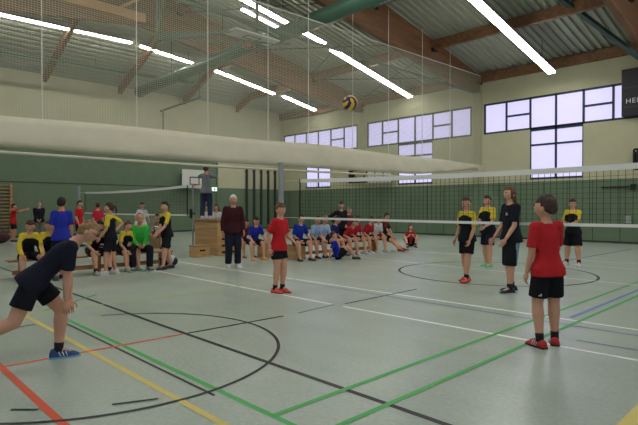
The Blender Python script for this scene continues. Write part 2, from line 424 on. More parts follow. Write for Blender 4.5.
# green steel strut at the top right
a = pl(560, -2, 0, -6.9); b_ = pl(640, 58, 1, 21.0)
t = thing('steel_strut', 'dark green steel strut crossing the roof at the upper right corner', 'strut', a)
m = MB(); m.bar((0, 0, 0), b_-a, .2, .12); obj('bar', m, mat('dark_green_steel', (50, 72, 66), .5), t)
m = MB(); m.tube([(0, 0, 0), (0, 0, deck_z(a.y)-a.z-.05)], .03, 8); obj('hanger', m, M_black, t)
# hoisted ceiling backboard
M_board = mat('backboard_white', (206, 208, 200), .5)
M_orange = mat('hoop_orange', (196, 92, 50), .5)
t = thing('ceiling_backboard', 'white basketball backboard hoisted flat under the roof on green steel frame', 'basketball backboard', (-14.1, 10.5, 7.3))
m = MB(); m.box((-.35, -.95, -.03), (.35, .95, .03)); obj('board', m, M_board, t, bevel=.02)
m = MB()
for s in (-1, 1): m.box((-.2, s*.28-.02, -.036), (.14, s*.28+.02, -.03))
m.box((-.2, -.3, -.036), (-.16, .3, -.03)); m.box((.1, -.3, -.036), (.14, .3, -.03)); obj('aiming_square', m, M_black, t)
m = MB(); m.tube([(-.2+.22*math.cos(a_), .22*math.sin(a_), -.28) for a_ in [k*math.pi/8 for k in range(17)]], .014, 6); m.bar((-.2, .0, -.05), (-.2, 0, -.28), .12, .04); obj('hoop', m, M_orange, t)
m = MB()
m.bar((-.1, -.8, .06), (-.1, .8, .06), .09, .09); m.bar((.2, -.8, .06), (.2, .8, .06), .09, .09)
m.bar((-1.1, -2.9, -.3), (0, .2, .2), .1, .1); m.bar((-.6, -3.2, -.65), (.1, -.4, .15), .1, .1); m.bar((0.3, -3.3, .6), (.3, .9, .15), .1, .1)
m.bar((-1.1, -2.9, -.3), (.3, -3.3, .6), .08, .08); m.bar((0, .2, .1), (0, .2, 2.6), .08, .08); m.bar((-1.1, -2.9, -.3), (-1.1, -2.9, 1.9), .08, .08); m.bar((-.6, -3.2, -.65), (.1, 1.6, .1), .07, .07)
obj('hoist_frame', m, M_tubeg, t)
# horizontal green pipe in the far bay
t = thing('heating_pipe', 'thin green pipe running along the far end wall above the netting', 'pipe', (-25.6, 0, 8.3))
m = MB(); m.tube([(0, 2, -.1), (0, 15.5, .2)], .06, 8); obj('pipe', m, M_duct, t)
for y in (4, 9.5, 14.5): m = MB(); m.tube([(0, y, 0), (0, y, hip_z(-25.6)-8.3)], .012, 6); obj('hanger', m, M_black, t)
t = thing('cable_arm', 'slim dark pipe arm on the end wall below the round duct', 'pipe', (XW, 13.9, 7.05))
m = MB(); m.tube([(.3, 0, 0), (3.4, .6, .35)], .06, 8); m.tube([(.3, 0, 0), (.3, 0, -1.4)], .03, 6); m.tube([(0, 0, 0), (.3, 0, 0)], .05, 6); obj('pipe', m, M_tubeg, t)
m = MB(); m.tube([(3.3, .58, .3), (3.3, .58, 2.0)], .015, 6); obj('hanger', m, M_black, t)

# ================================================================= WALL FITTINGS
def wall_hoop(label, loc, rotz, w=1.64, h=1.1, arm=.5, target=True):
    t = thing('basketball_hoop', label, 'basketball hoop', loc, rotz)          # faces local -Y... board plane XZ, wall at +Y
    m = MB(); m.box((-w/2, -.03, 0), (w/2, .03, h)); obj('backboard', m, M_board, t, bevel=.015)
    m = MB()
    for s in (-1, 1): m.box((s*.3-.03, -.038, .2), (s*.3+.03, -.03, .68))
    m.box((-.33, -.038, .2), (.33, -.03, .26)); m.box((-.33, -.038, .62), (.33, -.03, .68)); obj('aiming_square', m, M_black, t)
    m = MB(); m.tube([(.22*math.cos(a_), -.3+.22*math.sin(a_), .2) for a_ in [k*math.pi/8 for k in range(17)]], .014, 6); m.bar((0, -.03, .2), (0, -.1, .2), .16, .08); obj('rim', m, M_orange, t)
    m = MB()
    for s in (-1, 1): m.bar((s*.5, .03, .75), (s*.5, arm, .75), .06, .06); m.bar((s*.5, .03, .2), (s*.5, arm, .2), .06, .06); m.bar((s*.5, .06, .2), (s*.5, arm, .75), .04, .04)
    m.bar((-.5, arm-.03, .1), (-.5, arm-.03, .9), .08, .05); m.bar((.5, arm-.03, .1), (.5, arm-.03, .9), .08, .05); obj('support_frame', m, M_black, t)
    return t
wall_hoop('white basketball backboard with orange rim on the far green end wall', (XW+.62, 15.72, 2.60), math.pi/2, arm=.6)
wall_hoop('white basketball backboard on the window wall seen through the net top', (-18.25, YW-.52, 2.86), 0, 1.7, .95, arm=.5)
# folded black frames on the window wall
def fold_frame(label, x, z, w=1.5, h=.7):
    t = thing('folding_wall_frame', label, 'wall frame', (x, YW-.3, z))
    m = MB()
    for zz in (0, h): m.bar((-w/2, 0, zz), (w/2, 0, zz), .07, .07)
    for xx in (-w/2, -w/2+.12, w/2): m.bar((xx, 0, 0), (xx, 0, h), .07, .07)
    m.bar((-w/2+.2, 0, h), (0, 0, 0), .05, .05); m.bar((w*.1, 0, 0), (w/2, 0, h), .05, .05); obj('frame', m, M_black, t)
    m = MB(); m.box((-w/2, .05, .1), (-w/2+.12, .29, h-.1)); m.box((w/2-.12, .05, .1), (w/2, .29, h-.1)); obj('wall_mount', m, M_black, t)
fold_frame('folded black steel frame on the window wall left of the small backboard', -20.0, 2.95)
fold_frame('folded black steel frame on the window wall at the right edge', -4.9, 2.95, 1.5, .78)
# scoreboard
t = thing('scoreboard', 'dark electronic scoreboard over the windows at the right edge', 'scoreboard', (-4.55, YW-.22, 5.06))
m = MB(); m.box((-1.55, -.1, 0), (1.55, .2, 1.86)); obj('case', m, mat('scoreboard_black', (30, 30, 38), .4), t, bevel=.02)
m = MB(); m.box((-1.48, -.108, .34), (1.48, -.1, .38)); m.box((-1.48, -.108, 1.1), (1.48, -.1, 1.14)); obj('divider_strip', m, mat('scoreboard_line', (52, 52, 62), .4), t)
fc = bpy.data.curves.new('lettering', 'FONT'); fc.body = 'HEIM'; fc.size = .27; fc.extrude = .003; fc.space_character = 1.15
fo = bpy.data.objects.new('lettering', fc); C.objects.link(fo); fo.parent = t; fo.location = (-1.40, -.105, .50); fo.rotation_euler = (math.pi/2, 0, 0)
fc.materials.append(mat('scoreboard_letter', (220, 222, 228), .5))
bpy.context.view_layer.update(); fm = bpy.data.meshes.new_from_object(fo.evaluated_get(bpy.context.evaluated_depsgraph_get()))
fl = bpy.data.objects.new('lettering', fm); C.objects.link(fl); fl.parent = t; fl.location = fo.location; fl.rotation_euler = fo.rotation_euler
bpy.data.objects.remove(fo); bpy.data.curves.remove(fc)
# exit sign
t = thing('exit_sign', 'small lit white and green exit sign on the end wall', 'exit sign', (XW+.02, 17.45, 2.47))
m = MB(); m.box((0, -.2, 0), (.07, .2, .26)); obj('case', m, M_board, t)
m = MB(); m.box((.07, -.18, .02), (.08, .18, .24)); obj('face', m, emis('exit_glow', (225, 255, 235), 1.0), t)
m = MB(); m.box((.08, -.03, .04), (.085, .05, .2)); m.box((.08, .07, .08), (.085, .16, .12)); obj('pictogram', m, mat('exit_green', (40, 130, 80), .5), t)
# wall bars
M_bar = wood('bar_wood', (150, 112, 70), (186, 146, 98), 3, .5, 'Y')
t = thing('wall_bars', 'wooden climbing wall bars on the far wall at the left edge', 'wall bars', (XW+.02, 5.4, 0))
for y in (-.85, .85): m = MB(); m.box((0, y-.05, .03), (.14, y+.05, 2.6)); obj('upright', m, M_bar, t)
for k in range(15): m = MB(); m.bar((.11, -.82, .22+.163*k), (.11, .82, .22+.163*k), .045, .045); obj('rung', m, M_bar, t)
# poles on the end wall
for k, (y, lab) in enumerate(zip((19.95, 20.55, 21.15, 21.75, 22.35), ('leftmost', 'second from left', 'middle', 'second from right', 'rightmost'))):
    t = thing('wall_pole', 'tall dark pole on the far end wall, %s of the five' % lab, 'pole', (XW+.02, y, 0), 0, 'dark poles on the end wall')
    m = MB(); m.box((.03, -.07, .3), (.13, .07, 4.12)); obj('pole', m, mat('dark_green_pole', (48, 58, 50), .5), t, bevel=.02)
    m = MB(); m.box((0, -.09, .5), (.03, .09, .6)); m.box((0, -.09, 3.8), (.03, .09, 3.9)); obj('bracket', m, M_black, t)
t = thing('wall_rail', 'thin dark handrail on the green panels at the right edge', 'rail', (-6.25, YW-.1, 2.28))
m = MB(); m.bar((-.6, 0, 0), (.5, 0, 0), .05, .05); m.bar((-.6, 0, 0), (-.6, .07, 0), .05, .05); m.bar((.5, 0, 0), (.5, .07, 0), .05, .05); m.box((.44, -.06, -.12), (.62, .06, .1)); obj('rail', m, M_black, t)
t = thing('wall_socket', 'pale socket box on the green panels below the net', 'socket', (-5.9, YW-.06, 1.02))
m = MB(); m.box((-.11, -.06, -.2), (.11, .02, .1)); obj('box', m, mat('socket_grey', (150, 160, 150), .5), t, bevel=.02)

# ================================================================= VOLLEYBALL NETS
M_tape = mat('net_tape_white', (226, 228, 220), .7)
M_mesh = mat('net_cord_black', (30, 34, 30), .8)
M_post = mat('aluminium_post', (150, 154, 152), .45, metal=.35)
def v_net(label, x0, x1, y, ztl, zmid, ztr, zb, tape=.075, tl=.66, tr=.3):
    t = thing('volleyball_net', label, 'volleyball net', (x0, y, 0)); L = x1-x0
    def zt(s): return ztl*(1-s)+ztr*s - 4*s*(1-s)*((ztl+ztr)/2-zmid)
    def zl(s): return zb - 4*s*(1-s)*.02
    n = 40
    m = MB(); m.loft([[(L*k/n, -.006, zt(k/n)-tape), (L*k/n, .006, zt(k/n)-tape), (L*k/n, .006, zt(k/n)), (L*k/n, -.006, zt(k/n))] for k in range(n+1)]); obj('top_tape', m, M_tape, t)
    m = MB(); m.loft([[(L*k/n, -.006, zl(k/n)-.025), (L*k/n, .006, zl(k/n)-.025), (L*k/n, .006, zl(k/n)+.025), (L*k/n, -.006, zl(k/n)+.025)] for k in range(n+1)]); obj('bottom_tape', m, M_tape, t)
    m = MB(); q = .0028
    k = 0
    while k*.1 <= L+.001:
        s = k*.1/L; m.bar((k*.1, 0, zl(s)), (k*.1, 0, zt(s)-tape), q*2, q*2); k += 1
    for r in range(1, 10):
        f = r/10
        pts = [(L*k/n, 0, zl(k/n)*(1-f)+(zt(k/n)-tape)*f) for k in range(n+1)]
        m.tube(pts, q, 4)
    obj('net_mesh', m, M_mesh, t)
    for x in (0, L): m = MB(); m.tube([(x, 0, zl(0)-.02), (x, 0, (zt(0) if x == 0 else zt(1)))], .018, 6); obj('side_rope', m, M_mesh, t)
    for x, d, s in ((0, -tl, 0), (L, tr, 1)):
        for z_ in (zt(s)-.03, zl(s)): m = MB(); m.tube([(x, 0, z_), (x+d, 0, z_)], .006, 5); obj('tension_rope', m, M_rope, t)
v_net('near volleyball net with white tapes stretched across the right half', -9.55, -.05, 8.6, 2.17, 2.10, 2.15, 1.19, .09)
v_net('distant volleyball net on the far court in front of the green wall', -24.5, -15.15, 8.6, 2.18, 2.13, 2.2, 1.2, .085, .72, .34)
def n_post(label, x, y, h=2.56, r=.055):
    t = thing('net_post', label, 'net post', (x, y, 0))
    m = MB(); m.tube([(0, 0, 0), (0, 0, h)], r, 14); obj('post', m, M_post, t, smooth=False)
    m = MB(); m.tube([(0, 0, 0), (0, 0, .015)], .13, 16); obj('floor_plate', m, M_post, t)
    m = MB(); m.tube([(0, -.09, 1.25), (0, .09, 1.25)], .03, 8); m.box((-.04, -.1, 1.1), (.04, -.05, 1.4)); obj('winch', m, M_black, t)
    m = MB(); m.tube([(0, 0, h), (0, 0, h+.03)], r+.01, 14); obj('cap', m, M_post, t)
n_post('tall grey net post behind the red boy in mid court', -10.3, 8.6, 2.6, .072)
n_post('grey net post of the distant net near the green wall', -25.3, 8.6, 2.45, .07)
n_post('grey net post of the distant net behind the wooden box', -14.8, 8.6, 2.2, .028)

# ---- volleyball in flight
def volleyball(name, label, loc, r=.106, cols=((228, 188, 40), (34, 32, 92))):
    m = MB(); n, k = 48, 32
    m.ball((0, 0, 0), r, n, k)
    ca, cb = mat('ball_%d' % cols[0][0], cols[0], .5), mat('ball_%d' % cols[1][2], cols[1], .5)
    me = m.mesh(name, [ca, cb], True)
    ax = Vector((.35, -.72, .35)).normalized(); u = ax.orthogonal().normalized(); w = ax.cross(u)
    for p in me.polygons:
        c = p.center.normalized(); th = math.acos(max(-1, min(1, c.dot(ax)))); ph = math.atan2(c.dot(w), c.dot(u))
        p.material_index = 1 if math.sin(4*(ph + 1.1*th) ) > 0.1 or th < .35 else 0
    o = bpy.data.objects.new(name, me); C.objects.link(o); o.location = loc; return o
bp_ = CAM + (FW + RT*((350-319)/FPX) + DN*((103-212.5)/FPX))*7.1
tag(volleyball('volleyball', 'yellow and dark blue volleyball flying high above the net', bp_), 'yellow and dark blue volleyball flying high above the net', 'volleyball')

# ================================================================= BENCHES AND BOXES
M_bench = wood('bench_wood', (150, 104, 62), (184, 136, 86), 2, .45, 'Y')
def bench(label, x, y0, y1, h=.40):
    t = thing('gym_bench', label, 'bench', (x, y0, 0), 0, 'long wooden gym benches'); L = y1-y0
    m = MB(); m.box((-.13, 0, h-.04), (.13, L, h)); obj('seat', m, M_bench, t, bevel=.008)
    for y in (.25, L/2, L-.25): m = MB(); m.box((-.11, y-.03, 0), (.11, y+.03, h-.04)); obj('leg', m, M_bench, t)
    m = MB(); m.box((-.04, .1, .09), (.04, L-.1, .18)); obj('balance_rail', m, M_bench, t)
BLX, BRX = -11.55, -10.75
bench('long wooden bench under the yellow shirted players at the left', BLX, 2.55, 6.1)
bench('long wooden bench under the blue and red shirted players by the net', BRX, 9.45, 13.2)
M_ply = wood('vaulting_box_wood', (172, 132, 84), (200, 160, 108), 1.5, .5, 'X')
M_pad = mat('vault_pad', (150, 118, 80), .8)
M_hole = mat('hand_hole_dark', (38, 28, 20), .9)
bc = F(217.5, 256); bd_ = F(194.5, 253) - bc; BANG = math.atan2(-bd_.y, -bd_.x); BROT = Matrix.Rotation(BANG, 3, 'Z')
t = thing('vaulting_box', 'tall wooden vaulting box with hand slots that the grey man stands on', 'vaulting box', bc, BANG)
W_, D_, H_ = 1.35, .75, 1.10
nl = 5
for k in range(nl):
    z0, z1 = (H_-.1)*k/nl, (H_-.1)*(k+1)/nl
    m = MB(); m.box((-W_, 0, z0+.006), (0, D_, z1)); lay = obj('box_section', m, M_ply, t, bevel=.008)
    m = MB(); zc = (z0+z1)/2; m.box((-.002, D_*.2, zc-.03), (.006, D_*.4, zc+.03)); obj('hand_hole', m, M_hole, lay)
    m = MB(); m.box((-.002, D_*.6, zc-.03), (.006, D_*.8, zc+.03)); obj('hand_hole', m, M_hole, lay)
m = MB(); m.box((-W_-.02, -.02, H_-.1), (.02, D_+.02, H_)); obj('padded_top', m, M_pad, t, bevel=.04)
bs = F(195.5, 257.8)
t = thing('vaulting_box', 'low wooden box segment with one hand hole standing beside the tall box', 'vaulting box', bs, BANG + .12)
m = MB(); m.box((-.30, 0, 0), (0, .50, .31)); lay = obj('box_section', m, M_ply, t, bevel=.008)
m = MB(); m.box((-.002, .15, .17), (.006, .35, .22)); obj('hand_hole', m, M_hole, lay)
m = MB(); m.box((-.315, -.015, .31), (.015, .515, .345)); obj('lid', m, M_pad, t, bevel=.008)
for (px, py), lab in (((283, 258), 'wooden box seat under the blue shirted boy beside the old man'), ((313, 259.5), 'small wooden box seat under the blue shirted boy left of the bench')):
    q = F(px, py)
    t = thing('box_seat', lab, 'box seat', (q.x-.55, q.y-.15, 0), 0)
    m = MB(); m.box((-.2, -.2, 0), (.2, .2, .36)); obj('box_section', m, M_ply, t, bevel=.01)
    m = MB(); m.box((-.22, -.22, .36), (.22, .22, .40)); obj('lid', m, M_pad, t, bevel=.01)
# sports bag
q = F(170, 268) + Vector((-.3, .1, 0))
t = thing('sports_bag', 'black and white sports bag on the floor behind the standing yellow boy', 'bag', q, .6)
m = MB(); m.ball((0, 0, .14), (.26, .17, .15), 14, 9); obj('body', m, mat('bag_black', (28, 28, 30), .7), t, smooth=True)
m = MB(); m.ball((.1, -.03, .17), (.12, .15, .13), 12, 8); obj('white_panel', m, mat('bag_white', (196, 198, 196), .7), t, smooth=True)
m = MB(); m.tube([(-.12, .02, .26), (-.06, .02, .38), (.06, .02, .38), (.12, .02, .26)], .013, 6); obj('strap', m, M_black, t)
q = at_depth(-1, 20.5)
t = thing('sports_bag', 'dark red sports bag beside the wall bars at the left edge', 'bag', q, .9)
m = MB(); m.ball((0, 0, .24), (.42, .26, .24), 14, 9); obj('body', m, mat('bag_red', (70, 34, 34), .7), t, smooth=True)
m = MB(); m.tube([(-.2, 0, .42), (-.1, 0, .6), (.1, 0, .6), (.2, 0, .42)], .02, 6); obj('strap', m, M_black, t)
#PEOPLE-BEGIN
# ================================================================= PEOPLE
JOBS = []      # (object, post step) : bodies and clothes are grown as one voxel-fused surface
UP = Vector((0, 0, 1))
def grow(name, mb, mats, parent, voxel, smooth=3, post=None, slot=None):
    o = obj(name, mb, mats, parent)
    r = o.modifiers.new('fuse', 'REMESH'); r.mode = 'VOXEL'; r.voxel_size = voxel; r.use_smooth_shade = True
    s = o.modifiers.new('soft', 'SMOOTH'); s.iterations = smooth; s.factor = .5
    JOBS.append((o, post, slot, mats if isinstance(mats, (list, tuple)) else [mats])); return o
def finish_jobs():
    dg = bpy.context.evaluated_depsgraph_get(); dg.update()
    for o, post, slot, mats in JOBS:
        me = bpy.data.meshes.new_from_object(o.evaluated_get(dg)); old = o.data
        o.modifiers.clear(); o.data = me; me.name = o.name
        if len(me.materials) == 0:
            for m in mats: me.materials.append(m)
        for p in me.polygons: p.use_smooth = True; p.material_index = 0
        if slot:
            for p in me.polygons: p.material_index = slot(p.center)
        if post:
            bm = bmesh.new(); bm.from_mesh(me)
            for extra, mi in post:
                tm = extra.mesh('tmp', [mats[0]], True); k = len(bm.faces); bm.from_mesh(tm); bm.faces.ensure_lookup_table()
                for f in bm.faces[k:]: f.material_index = mi; f.smooth = True
                bpy.data.meshes.remove(tm)
            bm.to_mesh(me); bm.free()
        bpy.data.meshes.remove(old)
def ik(a, t, l1, l2, hint):
    a = Vector(a); t = Vector(t); d = t-a; L = d.length; mx = (l1+l2)*.998
    if L > mx: t = a + d.normalized()*mx; d = t-a; L = mx
    L = max(L, abs(l1-l2)+.01); u = d.normalized(); c = (l1*l1 + L*L - l2*l2)/(2*l1*L); c = max(-1, min(1, c))
    h = Vector(hint); h = (h - u*h.dot(u))
    h = h.normalized() if h.length > 1e-4 else u.orthogonal().normalized()
    return a + u*(l1*c) + h*(l1*math.sqrt(1-c*c)), t
def ring(c, u, v, a, b, n=14, e=2.4):
    out = []
    for k in range(n):
        t = 2*math.pi*k/n; x, y = math.cos(t), math.sin(t)
        x = math.copysign(abs(x)**(2/e), x); y = math.copysign(abs(y)**(2/e), y)
        out.append(c + u*(a*x) + v*(b*y))
    return out
SK = [(206, 156, 126), (196, 144, 114), (186, 132, 102)]
def skin_mat(i): return mat('skin_%d' % i, SK[i], .55, spec=.35, noise=.03, nscale=14)
def cloth(rgb): return mat('cloth_%d_%d_%d' % rgb, rgb, .85, spec=.2, noise=.06, nscale=9, bump=.35, bscale=14)
HAIR = {'brown': (64, 46, 32), 'dark': (30, 24, 20), 'blond': (146, 116, 76), 'mid': (96, 68, 44), 'white': (206, 204, 198), 'grey': (120, 116, 110), 'bald': (60, 50, 44)}
def hair_mat(k): return mat('hair_'+k, HAIR[k], .65, noise=.3, nscale=30, bump=.8, bscale=60)

def person(label, at, a, H=1.6, pose='stand', z0=0, group=None, shirt=(180, 40, 44), shirt2=None, shorts=(26, 26, 30), sleeve='short', legs='short',
           shoes=(40, 40, 46), sole=None, socks=None, hair='brown', hairstyle='short', skin=0, det=0, lean=None, look=(0, 1, 0), neck=None, twist=0, pelvis=None,
           al=None, ar=None, wl=None, wr=None, el=None, er=None, kl=None, kr=None, build=1.0, world_heading=None, seat=.40, stripe=None, foot_l=None, foot_r=None, glasses=False, logo=False, long_shorts=.80, head_k=1.0, hem=-.05, side=None, shoe_k=1.0, collar=None):
    """local frame: x = the person's right, y = forward, z = up; lengths in units of the height H"""
    at = Vector(at); v = Vector((at.x, at.y, 0)).normalized(); r_ = Vector((v.y, -v.x, 0))
    if world_heading is None: d = (-v)*math.cos(math.radians(a)) + r_*math.sin(math.radians(a)); th = math.atan2(d.y, d.x)
    else: th = math.radians(world_heading)
    root = thing('person', label, 'person', (at.x, at.y, z0), th - math.pi/2, group)
    vox = .0105 if det >= 2 else (.0135 if det == 1 else .018)
    B = build; TW = .82 if H < 1.72 else .95
    V = lambda t: Vector(t)*H
    if pose == 'stand':
        P0 = V(pelvis or (0, 0, .522)); T = Vector(lean or (0, .03, 1)).normalized()
        AL = V(al or (-.065, .0, .045)); AR = V(ar or (.065, .0, .045))
        KL = Vector(kl or (-.15, 1, 0)); KR = Vector(kr or (.15, 1, 0))
    elif pose == 'sit':
        P0 = V(pelvis or (0, 0, 0)); P0.z = seat + .058*H if not pelvis else P0.z; T = Vector(lean or (0, .38, 1)).normalized()
        AL = V(al or (-.10, .27, .045)); AR = V(ar or (.10, .25, .045)); KL = Vector(kl or (-.25, .6, 1)); KR = Vector(kr or (.25, .6, 1))
    else:     # on the floor, knees up
        P0 = V(pelvis or (0, 0, .062)); T = Vector(lean or (0, -.05, 1)).normalized()
        AL = V(al or (-.09, .27, .045)); AR = V(ar or (.09, .27, .045)); KL = Vector(kl or (-.5, .3, 1)); KR = Vector(kr or (.5, .3, 1))
    S0 = Vector((1, 0, 0)); tw = math.radians(twist)
    S1 = Vector((math.cos(tw), math.sin(tw), 0)); S1 = (S1 - T*S1.dot(T)).normalized()
    Sh = (S0 - T*S0.dot(T)).normalized()
    def spine(f): return P0 + T*(f*H)
    def sax(f): return (Sh*(1-max(0, min(1, f/.28))) + S1*max(0, min(1, f/.28))).normalized()
    def fax(f): return T.cross(sax(f))
    hipL, hipR = P0 - Sh*(.045*H*B), P0 + Sh*(.045*H*B)
    sw = .078*H*(B**.5)*(1 if H < 1.72 else 1.16)
    shL, shR = spine(.275) - S1*sw, spine(.275) + S1*sw
    N = Vector(neck).normalized() if neck else (T*.7 + UP*.5 + fax(.3)*.14).normalized()
    nb = spine(.305); hc = nb + N*(.096*H)
    kL, aL = ik(hipL, AL, .238*H, .243*H, KL); kR, aR = ik(hipR, AR, .238*H, .243*H, KR)
    # arms : targets relative to the shoulder ('s', x, y, z), to a knee ('k', ...) or absolute ('p', ...)
    def wtarget(w, sh, kn, sgn):
        w = w or (('s', .02, .05, -.31) if pose == 'stand' else ('k', .0, .02, .03))
        o_ = {'s': sh, 'k': kn, 'p': Vector((0, 0, 0))}[w[0]]
        q = Vector((w[1]*sgn if w[0] != 'p' else w[1], w[2], w[3]))*H
        return o_ + q
    WL = wtarget(wl, shL, kL, -1); WR = wtarget(wr, shR, kR, 1)
    eL, WL = ik(shL, WL, .172*H, .150*H, Vector(el or (-.35, -1, -.3))); eR, WR = ik(shR, WR, .172*H, .150*H, Vector(er or (.35, -1, -.3)))
    # ---------------- body
    b = MB(); h = H
    tor = [(-.055, .060, .052), (-.03, .082, .062), (.0, .090, .066), (.05, .082, .060), (.10, .074, .053), (.16, .080, .058), (.22, .084, .060), (.265, .080, .052), (.295, .052, .042), (.315, .034, .036)]
    b.loft([ring(spine(f), sax(f), fax(f), x*h*B*TW, y*h*B*.93) for f, x, y in tor])
    b.tube([spine(.29), nb, hc - N*.02*h], [.034*h, .032*h, .030*h], 12)
    for s, hp, kn, an in ((-1, hipL, kL, aL), (1, hipR, kR, aR)):
        b.tube([hp, hp.lerp(kn, .35), hp.lerp(kn, .75), kn], [.049*h*B, .050*h*B, .043*h*B, .038*h*B], 12)
        b.tube([kn, kn.lerp(an, .28), kn.lerp(an, .6), an], [.037*h*B, .040*h*B, .031*h*B, .023*h], 12)
        b.ball(hp, .050*h*B, 10, 8); b.ball(kn, .038*h*B, 10, 8); b.ball(an, .022*h, 8, 6)
    for s, sh, e_, w_ in ((-1, shL, eL, WL), (1, shR, eR, WR)):
        b.tube([sh, sh.lerp(e_, .5), e_], [.030*h*B, .027*h*B, .0225*h*B], 10); b.tube([e_, e_.lerp(w_, .3), w_], [.0225*h*B, .023*h*B, .0155*h], 10)
        b.ball(sh, .034*h*B, 10, 8); b.ball(e_, .023*h*B, 8, 6)
        b.tube([spine(.285), sh], [.028*h, .028*h], 10)
    post = []
    # feet inside shoes
    FEET = []
    for s, kn, an, fd in ((-1, kL, aL, foot_l), (1, kR, aR, foot_r)):
        d = Vector(fd) if fd else Vector((s*.18, 1, 0))
        FEET.append((an, d.normalized(), s))
        b.tube([an, an + d.normalized()*.07*h - UP*.02*h], [.021*h, .016*h], 8)
    # ---------------- head
    look_ = Vector(look).normalized(); hf = (look_ - N*look_.dot(N)*.75).normalized()
    hu = (UP*.45 + N*.75); hu = (hu - hf*hu.dot(hf)).normalized(); hs = hf.cross(hu)
    hk = .0625*h*head_k*(1.04 if h < 1.62 else 1.0); AX = (hs, hf, hu); HR = (hk*.80, hk*.95, hk*1.08)
    def face(q):
        q = q.copy(); x, y, z = q
        if z < 0: q.x *= 1 - .34*(-z)**1.6; q.y *= 1 - (.10 if y > 0 else .42)*(-z)**1.5
        if y > 0:
            q.y *= 1 - .06*math.exp(-((z-.05)/.16)**2)*(abs(x) > .12)
            q.y += .24*math.exp(-(x/.13)**2 - ((z+.20)/.15)**2) + .05*math.exp(-(x/.3)**2-((z+.56)/.11)**2) + .07*math.exp(-(x/.3)**2-((z+.86)/.14)**2)
            q.y -= .10*math.exp(-((abs(x)-.34)/.16)**2 - ((z-.08)/.12)**2)
        return q
    hb = MB(); nn_, mm_ = (32, 26) if det else (20, 16); hb.ball(hc, HR, nn_, mm_, 0, AX, face)
    for s in (-1, 1): hb.ball(hc + hs*(s*HR[0]*1.0) - hf*(.10*HR[1]) - hu*(.12*HR[2]), (HR[0]*.12, HR[1]*.2, HR[2]*.27), 8, 6, 0, AX)
    post.append((hb, 0))
    # ---------------- hands
    for s, e_, w_ in ((-1, eL, WL), (1, eR, WR)):
        D = (w_ - e_).normalized(); inn = Sh*(-s); side_ = (inn - D*inn.dot(D)); side_ = side_.normalized() if side_.length > .1 else D.orthogonal().normalized()
        fwd_ = D.cross(side_)*s; fwd_ = fwd_ if fwd_.dot(Vector((0, 1, 0))) >= -.2 else -fwd_
        hm = MB(); pc = w_ + D*.030*h
        hm.ball(pc, (.012*h, .024*h, .034*h), 10, 8, 0, (side_, fwd_, D))
        for k, (off, ln) in enumerate(((.017, .040), (.006, .045), (-.006, .042), (-.016, .033))):
            p0 = w_ + D*.052*h + fwd_*off*h; c1 = (D*.9 + side_*.32).normalized(); c2 = (D*.55 + side_*.8).normalized()
            rr_ = max(.0046*h, .0075); hm.tube([p0 - D*.012*h, p0, p0 + c1*ln*.5*h, p0 + c1*ln*.5*h + c2*ln*.5*h], [rr_, rr_, rr_*.92, rr_*.7], 6)
        p0 = w_ + D*.018*h + fwd_*.018*h; c1 = (D*.75 + fwd_*.62 + side_*.2).normalized(); c2 = (D*.95 + fwd_*.1 + side_*.3).normalized()
        rr_ = max(.0052*h, .0085); hm.tube([p0 - c1*.008*h, p0 + c1*.024*h, p0 + c1*.024*h + c2*.022*h], [rr_*1.1, rr_, rr_*.75], 6)
        post.append((hm, 0))
    sm_ = skin_mat(skin)
    grow('body', b, sm_, root, vox, 3, post)
    # ---------------- face details
    if True:
        for s in (-1, 1):
            m = MB(); ec = hc + hs*(s*HR[0]*.36) + hf*(HR[1]*.84) + hu*(HR[2]*.07)
            m.ball(ec, hk*.12, 8, 6); eo = obj('eye', m, mat('eye_white', (214, 210, 204), .3), root, smooth=True)
            m = MB(); m.ball(ec + hf*hk*.06, hk*.085, 8, 6); obj('iris', m, mat('iris_dark', (40, 30, 24), .3), eo, smooth=True)
            m = MB(); m.bar(ec + hu*hk*.21 - hs*hk*.16 + hf*hk*.06, ec + hu*hk*.23 + hs*hk*.16 + hf*hk*.06, hk*.07, hk*.06); obj('eyebrow', m, hair_mat(hair if hair != 'white' else 'grey'), root)
        m = MB(); m.ball(hc + hf*(HR[1]*.90) - hu*(HR[2]*.53), (hk*.24, hk*.07, hk*.055), 10, 6, 0, AX); obj('mouth', m, mat('lips', (160, 92, 82), .5), root, smooth=True)
    if glasses:
        m = MB()
        for s in (-1, 1):
            ec = hc + hs*(s*HR[0]*.36) + hf*(HR[1]*1.0) + hu*(HR[2]*.06)
            m.tube([ec + hs*(hk*.27*math.cos(t_)) + hu*(hk*.18*math.sin(t_)) for t_ in [k*math.pi/6 for k in range(13)]], hk*.035, 5)
            m.tube([ec + hs*s*hk*.27, hc + hs*(s*HR[0]*.98) - hf*hk*.05 + hu*hk*.06], hk*.035, 5)
        m.tube([hc - hs*hk*.08 + hf*(HR[1]*1.03) + hu*hk*.1, hc + hs*hk*.08 + hf*(HR[1]*1.03) + hu*hk*.1], hk*.03, 5)
        obj('glasses', m, mat('glasses_black', (18, 18, 20), .3), root)
    # ---------------- hair
    rnd = random.Random(len(JOBS)*13+5)
    ph = [rnd.uniform(0, 6.28) for _ in range(6)]
    vol = {'short': .07, 'messy': .12, 'long': .12, 'pony': .07, 'bald': .02}[hairstyle]
